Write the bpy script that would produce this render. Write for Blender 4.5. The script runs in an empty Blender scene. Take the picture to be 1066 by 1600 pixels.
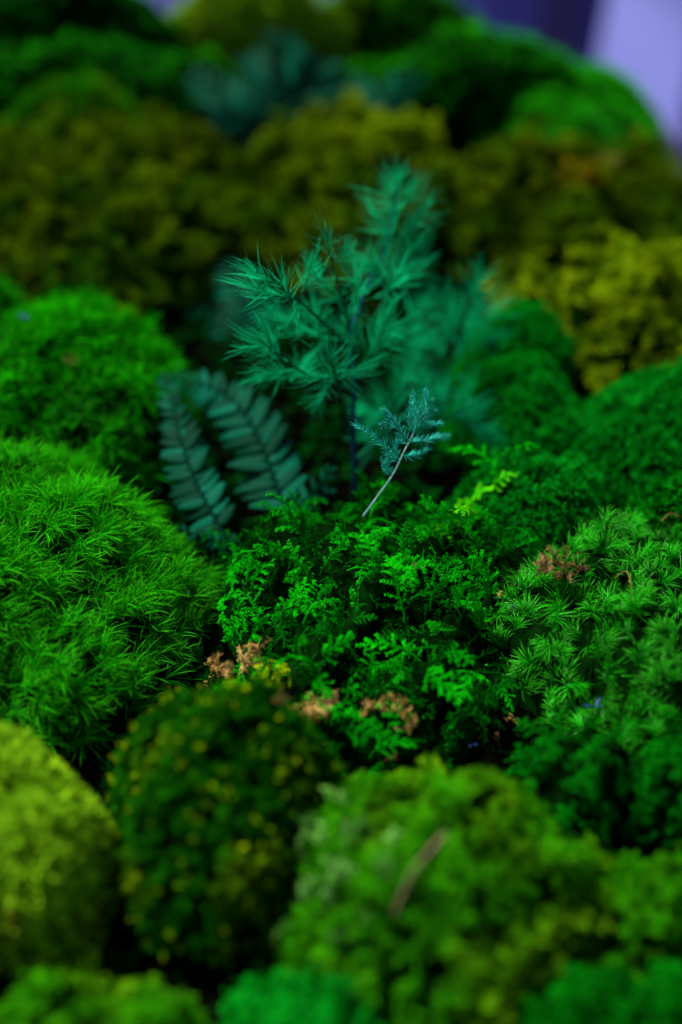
import bpy, math, random
import numpy as np
from mathutils import Vector, Matrix

# ------------------------------------------------------------------ camera
# all distances below are written in centimetres and scaled to metres by U
U = 0.01
CAM_H, PITCH, FPX = 27.0, math.radians(35.0), 2221.0
scene = bpy.context.scene
C = scene.collection
cam_d = bpy.data.cameras.new('camera')
cam = bpy.data.objects.new('camera', cam_d)
C.objects.link(cam)
cam.location = (0, 0, CAM_H * U)
cam.rotation_euler = (math.radians(90) - PITCH, 0, 0)
cam_d.sensor_fit = 'VERTICAL'
cam_d.sensor_height = 36.0
cam_d.lens = 50.0
cam_d.clip_start = 0.01
cam_d.clip_end = 50
cam_d.dof.use_dof = True
cam_d.dof.focus_distance = 40.3 * U
cam_d.dof.aperture_fstop = 3.6
scene.camera = cam

# ------------------------------------------------------------------ sky, sun, exposure
SUN_EL, SUN_AZ = math.radians(57), math.radians(-56)      # azimuth from +Y towards +X
w = bpy.data.worlds.new('World'); scene.world = w
w.use_nodes = True
nt = w.node_tree
sky = nt.nodes.new('ShaderNodeTexSky')
sky.sky_type = 'NISHITA'; sky.sun_disc = False
sky.sun_elevation = SUN_EL; sky.sun_rotation = SUN_AZ
bg = nt.nodes['Background']
nt.links.new(sky.outputs[0], bg.inputs[0])
bg.inputs[1].default_value = 0.05
sd = bpy.data.lights.new('sun', 'SUN'); sd.energy = 4.4; sd.angle = math.radians(9)
sd.color = (1.0, 0.95, 0.86)
sun = bpy.data.objects.new('sun', sd); C.objects.link(sun)
sdir = Vector((math.sin(SUN_AZ) * math.cos(SUN_EL), math.cos(SUN_AZ) * math.cos(SUN_EL), math.sin(SUN_EL)))
sun.rotation_euler = sdir.to_track_quat('Z', 'Y').to_euler()
sun.location = sdir * 2
scene.view_settings.view_transform = 'Standard'
scene.view_settings.look = 'None'
scene.view_settings.exposure = 1.25
scene.view_settings.gamma = 1.0
scene.render.engine = 'CYCLES'
scene.cycles.use_denoising = True
scene.cycles.max_bounces = 6
scene.cycles.diffuse_bounces = 2
scene.cycles.glossy_bounces = 2
scene.cycles.transmission_bounces = 3

rnd = random.Random(7)
R = np.random.default_rng(7)

# ------------------------------------------------------------------ pixel of the photograph -> point of the place
def ray(px, py):
    dx, dy = (px - 533) / FPX, (py - 800) / FPX
    a = PITCH
    return np.array([dx, math.cos(a) - dy * math.sin(a), -math.sin(a) - dy * math.cos(a)])
def at_z(px, py, z):
    r = ray(px, py); t = (z - CAM_H) / r[2]
    return np.array([0, 0, CAM_H]) + r * t
def at_y(px, py, Y):
    r = ray(px, py); t = Y / r[1]
    return np.array([0, 0, CAM_H]) + r * t
def depth(p): return p[1] * math.cos(PITCH) + (CAM_H - p[2]) * math.sin(PITCH)
def to_px(P):
    P = np.atleast_2d(P)
    d = P[:, 1] * math.cos(PITCH) + (CAM_H - P[:, 2]) * math.sin(PITCH)
    up = P[:, 1] * math.sin(PITCH) - (CAM_H - P[:, 2]) * math.cos(PITCH)
    return 533 + P[:, 0] / d * FPX, 800 - up / d * FPX, d

# ------------------------------------------------------------------ materials
MATS = {}
def leaf_mat(name, cols, tip=None, tip_amt=0.5, trans=0.3, rough=0.5, patch=None, patch_scale=60, patch_lo=.5, patch_hi=.62,
             spec=0.0, by_object=False, bump=0.0):
    """cols: 2-3 base colours picked per shoot; tip: colour of the leaf ends; patch: second colour in natural patches."""
    m = bpy.data.materials.new(name); m.use_nodes = True
    n, l = m.node_tree.nodes, m.node_tree.links
    pr = n['Principled BSDF']; out = n['Material Output']
    at = n.new('ShaderNodeAttribute'); at.attribute_name = 'tint'
    sep = n.new('ShaderNodeSeparateColor'); l.new(at.outputs['Color'], sep.inputs[0])
    fac = sep.outputs[0]
    if by_object:
        oi = n.new('ShaderNodeObjectInfo')
        mx = n.new('ShaderNodeMath'); mx.operation = 'MULTIPLY_ADD'
        mx.inputs[1].default_value = .35
        l.new(sep.outputs[0], mx.inputs[0])
        m2 = n.new('ShaderNodeMath'); m2.operation = 'MULTIPLY'; m2.inputs[1].default_value = .65
        l.new(oi.outputs['Random'], m2.inputs[0]); l.new(m2.outputs[0], mx.inputs[2]); fac = mx.outputs[0]
    cr = n.new('ShaderNodeValToRGB'); l.new(fac, cr.inputs[0])
    e = cr.color_ramp.elements
    while len(e) < len(cols): e.new(.5)
    for i, c in enumerate(cols):
        e[i].position = i / (len(cols) - 1); e[i].color = (*c, 1)
    col = cr.outputs[0]
    tc = n.new('ShaderNodeTexCoord')
    if patch:
        no = n.new('ShaderNodeTexNoise'); no.inputs['Scale'].default_value = patch_scale; no.inputs['Detail'].default_value = 3
        l.new(tc.outputs['Object'], no.inputs['Vector'])
        mr = n.new('ShaderNodeMapRange'); mr.inputs[1].default_value = patch_lo; mr.inputs[2].default_value = patch_hi
        l.new(no.outputs[0], mr.inputs[0])
        mi = n.new('ShaderNodeMix'); mi.data_type = 'RGBA'
        l.new(mr.outputs[0], mi.inputs[0]); l.new(col, mi.inputs[6]); mi.inputs[7].default_value = (*patch, 1)
        col = mi.outputs[2]
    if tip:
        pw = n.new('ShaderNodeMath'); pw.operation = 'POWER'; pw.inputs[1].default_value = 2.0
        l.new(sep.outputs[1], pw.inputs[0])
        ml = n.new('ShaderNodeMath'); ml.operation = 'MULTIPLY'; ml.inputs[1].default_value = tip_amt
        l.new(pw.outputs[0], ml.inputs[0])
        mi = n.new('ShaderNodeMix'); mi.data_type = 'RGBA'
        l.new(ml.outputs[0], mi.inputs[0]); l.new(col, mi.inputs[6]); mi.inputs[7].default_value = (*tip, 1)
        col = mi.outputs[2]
    l.new(col, pr.inputs['Base Color'])
    pr.inputs['Roughness'].default_value = rough
    pr.inputs['Specular IOR Level'].default_value = spec
    if bump:
        nz = n.new('ShaderNodeTexNoise'); nz.inputs['Scale'].default_value = 900
        l.new(tc.outputs['Object'], nz.inputs['Vector'])
        bp = n.new('ShaderNodeBump'); bp.inputs['Strength'].default_value = bump; bp.inputs['Distance'].default_value = .0004
        l.new(nz.outputs[0], bp.inputs['Height']); l.new(bp.outputs[0], pr.inputs['Normal'])
    if trans:
        tr = n.new('ShaderNodeBsdfTranslucent'); l.new(col, tr.inputs[0])
        ms = n.new('ShaderNodeMixShader'); ms.inputs[0].default_value = trans
        l.new(pr.outputs[0], ms.inputs[1]); l.new(tr.outputs[0], ms.inputs[2]); l.new(ms.outputs[0], out.inputs[0])
    MATS[name] = m
    return m
def plain_mat(name, c1, c2, scale=40, rough=.8, bump=.3, stretch=(1, 1, 1), dist=.002, spec=.3):
    m = bpy.data.materials.new(name); m.use_nodes = True
    n, l = m.node_tree.nodes, m.node_tree.links
    pr = n['Principled BSDF']
    tc = n.new('ShaderNodeTexCoord'); mp = n.new('ShaderNodeMapping'); mp.inputs['Scale'].default_value = stretch
    l.new(tc.outputs['Object'], mp.inputs[0])
    no = n.new('ShaderNodeTexNoise'); no.inputs['Scale'].default_value = scale; no.inputs['Detail'].default_value = 6
    l.new(mp.outputs[0], no.inputs['Vector'])
    cr = n.new('ShaderNodeValToRGB'); l.new(no.outputs[0], cr.inputs[0])
    cr.color_ramp.elements[0].position = .35; cr.color_ramp.elements[0].color = (*c1, 1)
    cr.color_ramp.elements[1].position = .65; cr.color_ramp.elements[1].color = (*c2, 1)
    l.new(cr.outputs[0], pr.inputs['Base Color'])
    pr.inputs['Roughness'].default_value = rough; pr.inputs['Specular IOR Level'].default_value = spec
    bp = n.new('ShaderNodeBump'); bp.inputs['Strength'].default_value = bump; bp.inputs['Distance'].default_value = dist
    l.new(no.outputs[0], bp.inputs['Height']); l.new(bp.outputs[0], pr.inputs['Normal'])
    MATS[name] = m
    return m

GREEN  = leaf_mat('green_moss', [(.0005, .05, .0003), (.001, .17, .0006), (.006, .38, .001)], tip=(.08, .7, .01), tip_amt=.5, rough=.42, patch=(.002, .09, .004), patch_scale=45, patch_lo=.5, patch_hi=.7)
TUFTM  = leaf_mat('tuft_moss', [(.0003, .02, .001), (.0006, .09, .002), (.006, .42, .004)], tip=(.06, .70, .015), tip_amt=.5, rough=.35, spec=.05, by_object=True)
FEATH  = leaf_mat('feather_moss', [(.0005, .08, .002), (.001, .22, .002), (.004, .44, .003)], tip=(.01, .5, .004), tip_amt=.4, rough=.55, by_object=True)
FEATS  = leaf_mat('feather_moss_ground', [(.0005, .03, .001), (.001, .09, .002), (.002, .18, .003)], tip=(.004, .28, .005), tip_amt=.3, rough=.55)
LIME   = leaf_mat('lime_moss', [(.003, .24, .001), (.012, .40, .002), (.04, .52, .003)], tip=(.14, .65, .004), tip_amt=.6, rough=.5)
VELVET = leaf_mat('velvet_moss', [(.0005, .07, .003), (.001, .16, .006), (.002, .28, .008)], tip=(.004, .38, .015), tip_amt=.4, rough=.6)
FLUFF  = leaf_mat('fluffy_moss', [(.0005, .08, .0005), (.002, .20, .001), (.008, .40, .001)], tip=(.04, .55, .001), tip_amt=.4, rough=.55, patch=(.003, .08, .004), patch_scale=35, patch_lo=.5, patch_hi=.65)
YELLOW = leaf_mat('yellow_moss', [(.11, .30, .002), (.17, .42, .003), (.28, .52, .008)], tip=(.34, .55, .03), tip_amt=.4, rough=.7, patch=(.18, .12, .006), patch_scale=55, patch_lo=.6, patch_hi=.75)
DARKG  = leaf_mat('dark_speckled_moss', [(.0004, .02, .0004), (.001, .06, .001), (.008, .12, .001)], tip=(.03, .2, .001), tip_amt=.3, rough=.6, patch=(.05, .10, .002), patch_scale=40)
SPECK  = leaf_mat('yellow_rosettes', [(.04, .15, .001), (.14, .30, .002), (.32, .46, .004)], tip=(.42, .58, .006), tip_amt=.4, rough=.6, by_object=True)
MIXED  = leaf_mat('mixed_moss', [(.0006, .05, .0006), (.003, .15, .001), (.04, .32, .002)], tip=(.10, .42, .004), tip_amt=.4, rough=.6, patch=(.07, .15, .002), patch_scale=28, patch_lo=.48, patch_hi=.62)
PALE   = leaf_mat('pale_moss', [(.05, .22, .02), (.11, .32, .05), (.03, .22, .01)], tip=(.2, .42, .09), tip_amt=.4, rough=.6, by_object=True)
FARG = leaf_mat('lit_far_moss', [(.001, .14, .001), (.004, .30, .002), (.02, .5, .004)], tip=(.08, .6, .004), tip_amt=.4, rough=.6, patch=(.003, .22, .01), patch_scale=14, patch_lo=.48, patch_hi=.6)  # paler fluffy moss: brightness painted in, the sun strikes its back slopes
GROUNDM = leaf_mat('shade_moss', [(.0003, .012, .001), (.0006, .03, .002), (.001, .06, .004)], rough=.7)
OLIVE  = leaf_mat('olive_moss', [(.002, .02, .0005), (.02, .055, .0005), (.09, .14, .001)], tip=(.16, .20, .001), tip_amt=.3, rough=.6, patch=(.001, .05, .001), patch_scale=34, patch_lo=.47, patch_hi=.58)
GOLD   = leaf_mat('golden_moss', [(.005, .03, .001), (.04, .10, .001), (.19, .28, .002)], tip=(.30, .40, .002), tip_amt=.5, rough=.6, patch=(.004, .10, .001), patch_scale=34, patch_lo=.44, patch_hi=.72)
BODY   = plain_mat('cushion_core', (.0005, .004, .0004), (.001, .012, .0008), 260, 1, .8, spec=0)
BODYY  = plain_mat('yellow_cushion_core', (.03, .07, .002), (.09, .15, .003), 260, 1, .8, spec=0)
TEAL   = leaf_mat('fern_green', [(.0003, .018, .007), (.0006, .04, .02), (.001, .095, .052)], rough=.6, trans=.2, by_object=True, bump=.3, spec=.02)
RACH   = leaf_mat('fern_rib', [(.0005, .012, .008), (.001, .02, .012)], rough=.5, trans=0)
NEEDLE = leaf_mat('needle_green', [(.001, .12, .04), (.002, .30, .11), (.006, .58, .22)], tip=(.01, .7, .24), tip_amt=.4, rough=.45, trans=.3, by_object=True)
NEEDLY = leaf_mat('fine_needle', [(.004, .22, .15), (.02, .38, .28), (.06, .56, .45)], rough=.4, trans=.2)
STEMB  = plain_mat('bluish_stem', (.002, .03, .045), (.006, .055, .08), 300, .6, .2, spec=0)
STEMG  = plain_mat('green_stem', (.002, .05, .025), (.004, .09, .04), 300, .6, .2, spec=0)
STEMP  = plain_mat('pale_stem', (.08, .25, .22), (.20, .42, .38), 400, .45, .2)
BROWN  = leaf_mat('dry_brown', [(.06, .032, .01), (.15, .085, .03), (.30, .18, .08)], rough=.8, trans=.1)
PINKB  = leaf_mat('dry_tan', [(.18, .10, .02), (.34, .21, .06), (.48, .34, .12)], rough=.8, trans=.1)
TWIG   = plain_mat('dry_twig_bark', (.04, .04, .012), (.13, .11, .04), 120, .8, .5, stretch=(1, 1, .15))
BLUE   = leaf_mat('blue_glint', [(.006, .02, .08), (.015, .05, .18)], rough=.3, trans=.1, spec=.3)
SOIL   = plain_mat('dark_soil', (.0003, .0005, .0003), (.0012, .0012, .0006), 90, 1, 1.0, spec=0)
WOOD   = plain_mat('planter_wood', (.003, .004, .003), (.01, .012, .008), 30, .7, .4, stretch=(.2, .2, 2))
WALLM  = plain_mat('blue_render', (.045, .06, .30), (.065, .085, .38), 4, .8, .1, stretch=(3, 1, .1))
NAVY   = plain_mat('navy_render', (.012, .012, .06), (.02, .018, .09), 4, .8, .1)
LAV    = plain_mat('lavender_paint', (.20, .23, .60), (.24, .27, .66), 3, .7, .1)
PAVE   = plain_mat('pink_paving', (.42, .26, .42), (.52, .34, .50), 6, .8, .2)

# ------------------------------------------------------------------ object helpers
def tag(o, label=None, cat=None, group=None, kind=None):
    if label: o['label'] = label
    if cat: o['category'] = cat
    if group: o['group'] = group
    if kind: o['kind'] = kind
    return o
def empty(name, loc, label, cat, group=None):
    o = bpy.data.objects.new(name, None); C.objects.link(o)
    o.location = Vector(loc) * U; o.empty_display_size = .01
    return tag(o, label, cat, group)
def add_mesh(name, V, Q, T, mat, parent=None, tint=None, origin=(0, 0, 0), smooth=True):
    """V (n,3) cm; Q quads; T triangles -> one mesh object"""
    V = (np.asarray(V, dtype=np.float64) - np.asarray(origin)) * U
    me = bpy.data.meshes.new(name)
    Q = np.asarray(Q, dtype=np.int32).reshape(-1, 4); T = np.asarray(T, dtype=np.int32).reshape(-1, 3)
    nl = Q.size + T.size
    me.vertices.add(len(V)); me.vertices.foreach_set('co', V.astype(np.float32).ravel())
    me.loops.add(nl); me.loops.foreach_set('vertex_index', np.concatenate([Q.ravel(), T.ravel()]))
    me.polygons.add(len(Q) + len(T))
    st = np.concatenate([np.arange(len(Q)) * 4, Q.size + np.arange(len(T)) * 3]).astype(np.int32)
    me.polygons.foreach_set('loop_start', st)
    me.update(calc_edges=True)
    me.polygons.foreach_set('use_smooth', np.full(len(me.polygons), smooth))
    if tint is not None:
        a = me.attributes.new('tint', 'FLOAT_COLOR', 'POINT')
        t = np.ones((len(V), 4), dtype=np.float32); t[:, :tint.shape[1]] = tint
        a.data.foreach_set('color', t.ravel())
    me.materials.append(mat)
    o = bpy.data.objects.new(name, me); C.objects.link(o)
    if parent: o.parent = parent
    return o

class Tpl:
    """small cheap piece of geometry in local coordinates (z up), cm"""
    def __init__(s): s.V, s.Q, s.T, s.A = [], [], [], []
    def ribbon(s, P, W, side, r=.5, u0=0., u1=1., fold=0.0):
        P = np.asarray(P, float); n = len(P); b = len(s.V)
        side = np.asarray(side, float)
        for i in range(n):
            u = u0 + (u1 - u0) * i / (n - 1)
            if i == n - 1:
                s.V.append(P[i]); s.A.append((r, u))
            else:
                s.V.append(P[i] - side * W[i] * .5); s.V.append(P[i] + side * W[i] * .5)
                s.A += [(r, u), (r, u)]
        for i in range(n - 2):
            a = b + 2 * i; s.Q.append((a, a + 1, a + 3, a + 2))
        a = b + 2 * (n - 2); s.T.append((a, a + 1, a + 2))
    def tube(s, P, rad, k=4, r=.5, u=0.):
        P = np.asarray(P, float); n = len(P); b = len(s.V)
        ref = np.array([.31, .77, .2])
        for i in range(n):
            t = P[min(i + 1, n - 1)] - P[max(i - 1, 0)]; t = t / (np.linalg.norm(t) + 1e-9)
            a = np.cross(t, ref); a /= np.linalg.norm(a) + 1e-9; c = np.cross(t, a)
            for j in range(k):
                th = 2 * math.pi * j / k
                s.V.append(P[i] + (a * math.cos(th) + c * math.sin(th)) * rad[i]); s.A.append((r, u))
        for i in range(n - 1):
            for j in range(k):
                j2 = (j + 1) % k
                s.Q.append((b + i * k + j, b + i * k + j2, b + (i + 1) * k + j2, b + (i + 1) * k + j))
        s.Q.append(tuple(b + (n - 1) * k + j for j in (0, 1, 2, 3))) if k == 4 else None
    def leaf(s, base, az, el, L, W, bend, n=3, r=None, roll=0.0, u0=0., u1=1.):
        """leaf that starts at elevation el and bends by 'bend' radians towards the ground along its length"""
        ca, sa = math.cos(az), math.sin(az)
        P = [np.array(base, float)]; e = el
        for i in range(n):
            d = np.array([ca * math.cos(e), sa * math.cos(e), math.sin(e)])
            P.append(P[-1] + d * L / n); e -= bend / n
        side = np.array([-sa, ca, 0]) * math.cos(roll) + np.array([0, 0, 1]) * math.sin(roll)
        prof = [W * (.75 if i == 0 else 1.0) * (1 - (i / n) ** 2 * .75) for i in range(n)] + [0]
        s.ribbon(P, prof, side, r=rnd.random() if r is None else r, u0=u0, u1=u1)
    def arrays(s):
        return (np.array(s.V), np.array(s.Q, dtype=np.int64).reshape(-1, 4), np.array(s.T, dtype=np.int64).reshape(-1, 3), np.array(s.A))

def frames(dirs, spin):
    """rotation matrices whose z column is dirs, turned by spin about it"""
    z = dirs / np.linalg.norm(dirs, axis=1, keepdims=True)
    ref = np.tile(np.array([1., 0, 0]), (len(z), 1)); ref[np.abs(z[:, 0]) > .9] = (0, 1, 0)
    y = np.cross(z, ref); y /= np.linalg.norm(y, axis=1, keepdims=True); x = np.cross(y, z)
    c, s_ = np.cos(spin)[:, None], np.sin(spin)[:, None]
    return np.stack([x * c + y * s_, -x * s_ + y * c, z], axis=2)
def scatter(tpls, pts, dirs, spin, scale, tintr):
    """many copies of small templates joined into one set of arrays"""
    Fr = frames(dirs, spin); pick = R.integers(0, len(tpls), len(pts))
    VV, QQ, TT, AA, off = [], [], [], [], 0
    for k, t in enumerate(tpls):
        ix = np.where(pick == k)[0]
        if not len(ix): continue
        V, Q, T, A = t; n = len(V)
        W = np.einsum('nij,vj->nvi', Fr[ix], V) * scale[ix][:, None, None] + pts[ix][:, None, :]
        o = off + np.arange(len(ix)) * n
        VV.append(W.reshape(-1, 3)); QQ.append((Q[None] + o[:, None, None]).reshape(-1, 4)); TT.append((T[None] + o[:, None, None]).reshape(-1, 3))
        a = np.tile(A[None], (len(ix), 1, 1)); a[:, :, 0] = a[:, :, 0] * .35 + tintr[ix][:, None] * .65
        AA.append(a.reshape(-1, 2)); off += n * len(ix)
    return np.concatenate(VV), np.concatenate(QQ), np.concatenate(TT), np.concatenate(AA)

# ------------------------------------------------------------------ leaf templates
def tpl_hair(n=14, L=.78, W=.033, sweep=.9, seg=4):
    t = Tpl()
    for i in range(n):
        az = rnd.gauss(0, sweep) if rnd.random() < .8 else rnd.uniform(-3.14, 3.14)
        t.leaf((rnd.uniform(-.06, .06), rnd.uniform(-.06, .06), rnd.uniform(-.1, .45)), az, rnd.uniform(.7, 1.45), L * rnd.uniform(.6, 1.15), W * rnd.uniform(.7, 1.2),
               rnd.uniform(.5, 1.6), seg, roll=rnd.uniform(-.7, .7))
    return t.arrays()
def tpl_tuft(n=38, L=.95, W=.030):
    t = Tpl()
    for i in range(n):
        az = rnd.gauss(0, .75)
        t.leaf((rnd.uniform(-.07, .07), rnd.uniform(-.07, .07), rnd.uniform(-.15, .3)), az, rnd.uniform(.75, 1.5), L * rnd.uniform(.6, 1.1), W * rnd.uniform(.8, 1.3),
               rnd.uniform(.9, 2.2), 5, roll=rnd.uniform(-.5, .5))
    return t.arrays()
def tpl_feather(L=2.0, nb=8, leafL=.125, leafW=.036, coarse=False, bl=.5):
    """creeping feather-moss frond: arching stem, two rows of branchlets, all set with tiny overlapping leaves"""
    t = Tpl(); n = 7
    el, az = rnd.uniform(1.0, 1.5), 0.
    P = [np.zeros(3)]; D = []
    for i in range(n):
        d = np.array([math.cos(az) * math.cos(el), math.sin(az) * math.cos(el), math.sin(el)])
        D.append(d); P.append(P[-1] + d * L / n); el -= rnd.uniform(.05, .42); az += rnd.uniform(-.35, .35)
    D.append(D[-1]); P = np.array(P)
    def lerp(f):
        f = min(max(f, 0), .999) * n; i = int(f); return P[i] + (P[i + 1] - P[i]) * (f - i), D[i]
    t.tube(P, [.035 * (1 - .6 * i / n) for i in range(n + 1)], 3, r=.3, u=.1)
    def leaves(p0, d0, length, cnt, u0, u1, droop=0., sc=1.):
        q = p0.copy(); d = d0.copy()
        for i in range(cnt):
            d = d + np.array([0, 0, -droop / cnt]); d /= np.linalg.norm(d)
            q = q + d * length / cnt
            for s_ in (-1, 1):
                sd_ = np.cross(d, np.array([0, 0, 1.])); sd_ = sd_ / (np.linalg.norm(sd_) + 1e-6) * s_
                up = np.cross(sd_, d) * s_
                dd = d * .75 + sd_ * rnd.uniform(.35, .9) + up * rnd.uniform(-.35, .5); dd /= np.linalg.norm(dd)
                LL = leafL * sc * rnd.uniform(.7, 1.2); u = u0 + (u1 - u0) * i / cnt
                wv = np.cross(dd, up); wv /= np.linalg.norm(wv) + 1e-6
                if coarse: t.ribbon([q, q + dd * LL * 1.3], [leafW * 1.6, 0], wv, r=.5, u0=u, u1=min(1, u + .2))
                else: t.ribbon([q, q + dd * LL * .55, q + dd * LL + np.array([0, 0, -.02])], [leafW * .7, leafW, 0], wv, r=.5, u0=u, u1=min(1, u + .25))
    leaves(P[1], D[1], L * .1, 2, .0, .1)
    m = 15 if not coarse else 6
    for i in range(m):
        p, d = lerp(.15 + .85 * i / m); leaves(p, d, L * .85 / m, 1 if not coarse else 1, .2 + .6 * i / m, .3 + .6 * i / m)
    for b in range(nb):
        f = .22 + .72 * b / nb; p, d = lerp(f); s_ = 1 if b % 2 else -1
        sd_ = np.cross(d, np.array([0, 0, 1.])); sd_ /= np.linalg.norm(sd_) + 1e-6
        bd = d * rnd.uniform(.5, 1.) + sd_ * s_ * rnd.uniform(.7, 1.1) + np.array([0, 0, rnd.uniform(-.1, .5)]); bd /= np.linalg.norm(bd)
        l_ = bl * (1 - .55 * f) * rnd.uniform(.6, 1.2)
        leaves(p, bd, l_, 5 if not coarse else 3, .3 + .3 * f, .8 + .2 * f, droop=rnd.uniform(.2, 1.1), sc=.85)
    return t.arrays()
def tpl_rosette(n=9, L=.2, W=.085):
    t = Tpl()
    for i in range(n):
        t.leaf((0, 0, rnd.uniform(-.05, .05)), i * 2.4 + rnd.uniform(-.3, .3), rnd.uniform(.2, 1.35), L * rnd.uniform(.7, 1.2), W * rnd.uniform(.8, 1.2), rnd.uniform(0, .9), 2, u0=.2)
    return t.arrays()
def tpl_spikelet(n=8, L=.32, W=.05):
    t = Tpl()
    for i in range(n):
        t.leaf((rnd.uniform(-.06, .06), rnd.uniform(-.06, .06), 0), rnd.uniform(0, 6.28), rnd.uniform(.8, 1.5), L * rnd.uniform(.6, 1.2), W, rnd.uniform(-.2, .9), 2)
    return t.arrays()
def tpl_needles(n=46, L=1.05, W=.026, spread=1.0, axis=.5):
    """whorls of thin cladodes along a short upright axis"""
    t = Tpl()
    for i in range(n):
        f = rnd.random(); el = rnd.uniform(.15, 1.35) * spread + (.35 * f)
        t.leaf((0, 0, f * axis), rnd.uniform(0, 6.28), min(el, 1.5), L * rnd.uniform(.55, 1.1), W * rnd.uniform(.7, 1.2), rnd.uniform(-1.3, .5), 4, roll=rnd.uniform(-1.4, 1.4))
    t.tube([(0, 0, -.15), (0, 0, axis * .5), (0, 0, axis)], [.035, .03, .02], 3, r=.2)
    return t.arrays()

HAIR = [tpl_hair() for _ in range(10)]
TUFT = [tpl_tuft() for _ in range(9)]
FEA = [tpl_feather(L=rnd.uniform(1.2, 2.4), nb=rnd.randint(6, 11)) for _ in range(12)]
FEAC = [tpl_feather(L=rnd.uniform(1.2, 2.0), nb=7, coarse=True, leafL=.24, leafW=.10, bl=.75) for _ in range(8)]
ROS = [tpl_rosette() for _ in range(7)]
ROSB = [tpl_rosette(11, .30, .12) for _ in range(7)]
SPIK = [tpl_spikelet() for _ in range(7)]
SHAG = [tpl_hair(n=8, L=.95, W=.075, sweep=1.3, seg=3) for _ in range(8)]

# ------------------------------------------------------------------ moss mounds
def wob(x, y, ph, f=1.0):
    return (np.sin(x * .9 * f + ph) * np.cos(y * 1.1 * f - ph * 1.7) + .6 * np.sin(x * 2.1 * f - y * 1.3 * f + ph * 2.3)
            + .4 * np.cos(x * 3.4 * f + y * 4.1 * f + ph)) / 2.0
class Mound:
    def __init__(s, px, h, lump=.35, lf=1.0, p=2.3, y_shift=0., lift=0., q=.7):
        s.q = q; s.pit, s.pf = 0., 1.5
        xl, xr, yt, yb = px
        cx = (xl + xr) / 2
        Yf = at_z(533, yb, 0)[1]; Yc = at_z(533, yt, h * .93)[1]
        s.cy = (Yc + .3 * Yf) / 1.3 + y_shift; s.ry = max(s.cy - Yf, 1.5); s.h = (h - lift) * 1.0
        d = depth((0, s.cy, h * .5)); s.cx = (cx - 533) / FPX * d; s.rx = (xr - xl) / 2 / FPX * d
        s.lump, s.lf, s.p, s.ph = lump, lf, p, rnd.uniform(0, 20)
    def z(s, x, y):
        X, Y = (x - s.cx) / s.rx, (y - s.cy) / s.ry
        th = np.arctan2(Y, X); k = 1 + .08 * np.sin(3 * th + s.ph) + .06 * np.sin(5 * th + 2 * s.ph)
        r = np.sqrt(X * X + Y * Y) / k
        dome = np.where(r < 1, np.maximum(1 - r ** s.p, 0) ** s.q, 0)
        zz = s.h * dome + s.lump * (wob(x, y, s.ph, s.lf) + .45 * wob(y, x, s.ph + 3, s.lf * 2.3)) * np.clip(dome * 2, 0, 1)
        zz = zz - s.pit * np.clip(wob(x + 7, y - 3, s.ph + 1, s.pf) - .15, 0, .5) * 2
        return np.where(r < 1, zz, -3.0 * (r - 1) * 4 - .3)
MOUNDS = []
def all_z(x, y, skip=None):
    z = np.full(np.shape(x), -.3)
    for m in MOUNDS:
        if m is not skip: z = np.maximum(z, m.z(x, y))
    return z
def hit(px, py):
    r = ray(px, py); t = np.linspace(15, 110, 1900)
    P = np.array([0, 0, CAM_H]) + r[None] * (t / 1.0)[:, None]
    z = all_z(P[:, 0], P[:, 1]); k = np.argmax(P[:, 2] < z)
    return P[k]
def surf_points(m, n, margin=140, up=.45, sink=.25, clump=0.):
    """n random points spread by area over the open part of mound m, with directions between its normal and the vertical"""
    X, Y = R.uniform(-1, 1, n * 8), R.uniform(-1, 1, n * 8)
    x, y = m.cx + X * m.rx * 1.05, m.cy + Y * m.ry * 1.05
    z = m.z(x, y); e = .08
    gx = (m.z(x + e, y) - m.z(x - e, y)) / (2 * e); gy = (m.z(x, y + e) - m.z(x, y - e)) / (2 * e)
    g = np.sqrt(1 + gx ** 2 + gy ** 2); g = np.minimum(g, 8)
    ok = (z > .15) & (R.random(len(x)) < g / 8 * 2.0) & (all_z(x, y, m) < z + .15)
    P = np.stack([x, y, z], 1); N = np.stack([-gx, -gy, np.ones_like(gx)], 1); N /= np.linalg.norm(N, axis=1, keepdims=True)
    u, v, d = to_px(P)
    if clump: ok &= wob(x, y, m.ph + 9, m.cf) + R.normal(0, .25, len(x)) > clump - .6
    ok &= (u > -margin) & (u < 1066 + margin) & (v > -margin) & (v < 1600 + margin)
    P, N = P[ok][:n], N[ok][:n]
    D = N * (1 - up) + np.array([0, 0, up]); D /= np.linalg.norm(D, axis=1, keepdims=True)
    return P - D * sink, D
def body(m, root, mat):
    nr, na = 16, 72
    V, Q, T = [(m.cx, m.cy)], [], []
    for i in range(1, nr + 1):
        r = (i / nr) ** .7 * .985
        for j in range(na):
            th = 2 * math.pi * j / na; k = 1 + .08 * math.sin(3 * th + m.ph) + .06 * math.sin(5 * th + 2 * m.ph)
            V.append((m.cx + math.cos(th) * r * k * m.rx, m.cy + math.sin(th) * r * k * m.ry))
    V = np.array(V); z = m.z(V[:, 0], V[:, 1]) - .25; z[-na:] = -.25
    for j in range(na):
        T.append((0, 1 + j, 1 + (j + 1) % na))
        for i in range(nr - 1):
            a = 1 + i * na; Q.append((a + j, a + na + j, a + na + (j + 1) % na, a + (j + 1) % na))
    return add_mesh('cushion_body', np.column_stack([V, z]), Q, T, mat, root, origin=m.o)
def jitter(D, amt):
    D = D + R.normal(0, amt, D.shape); return D / np.linalg.norm(D, axis=1, keepdims=True)
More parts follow.
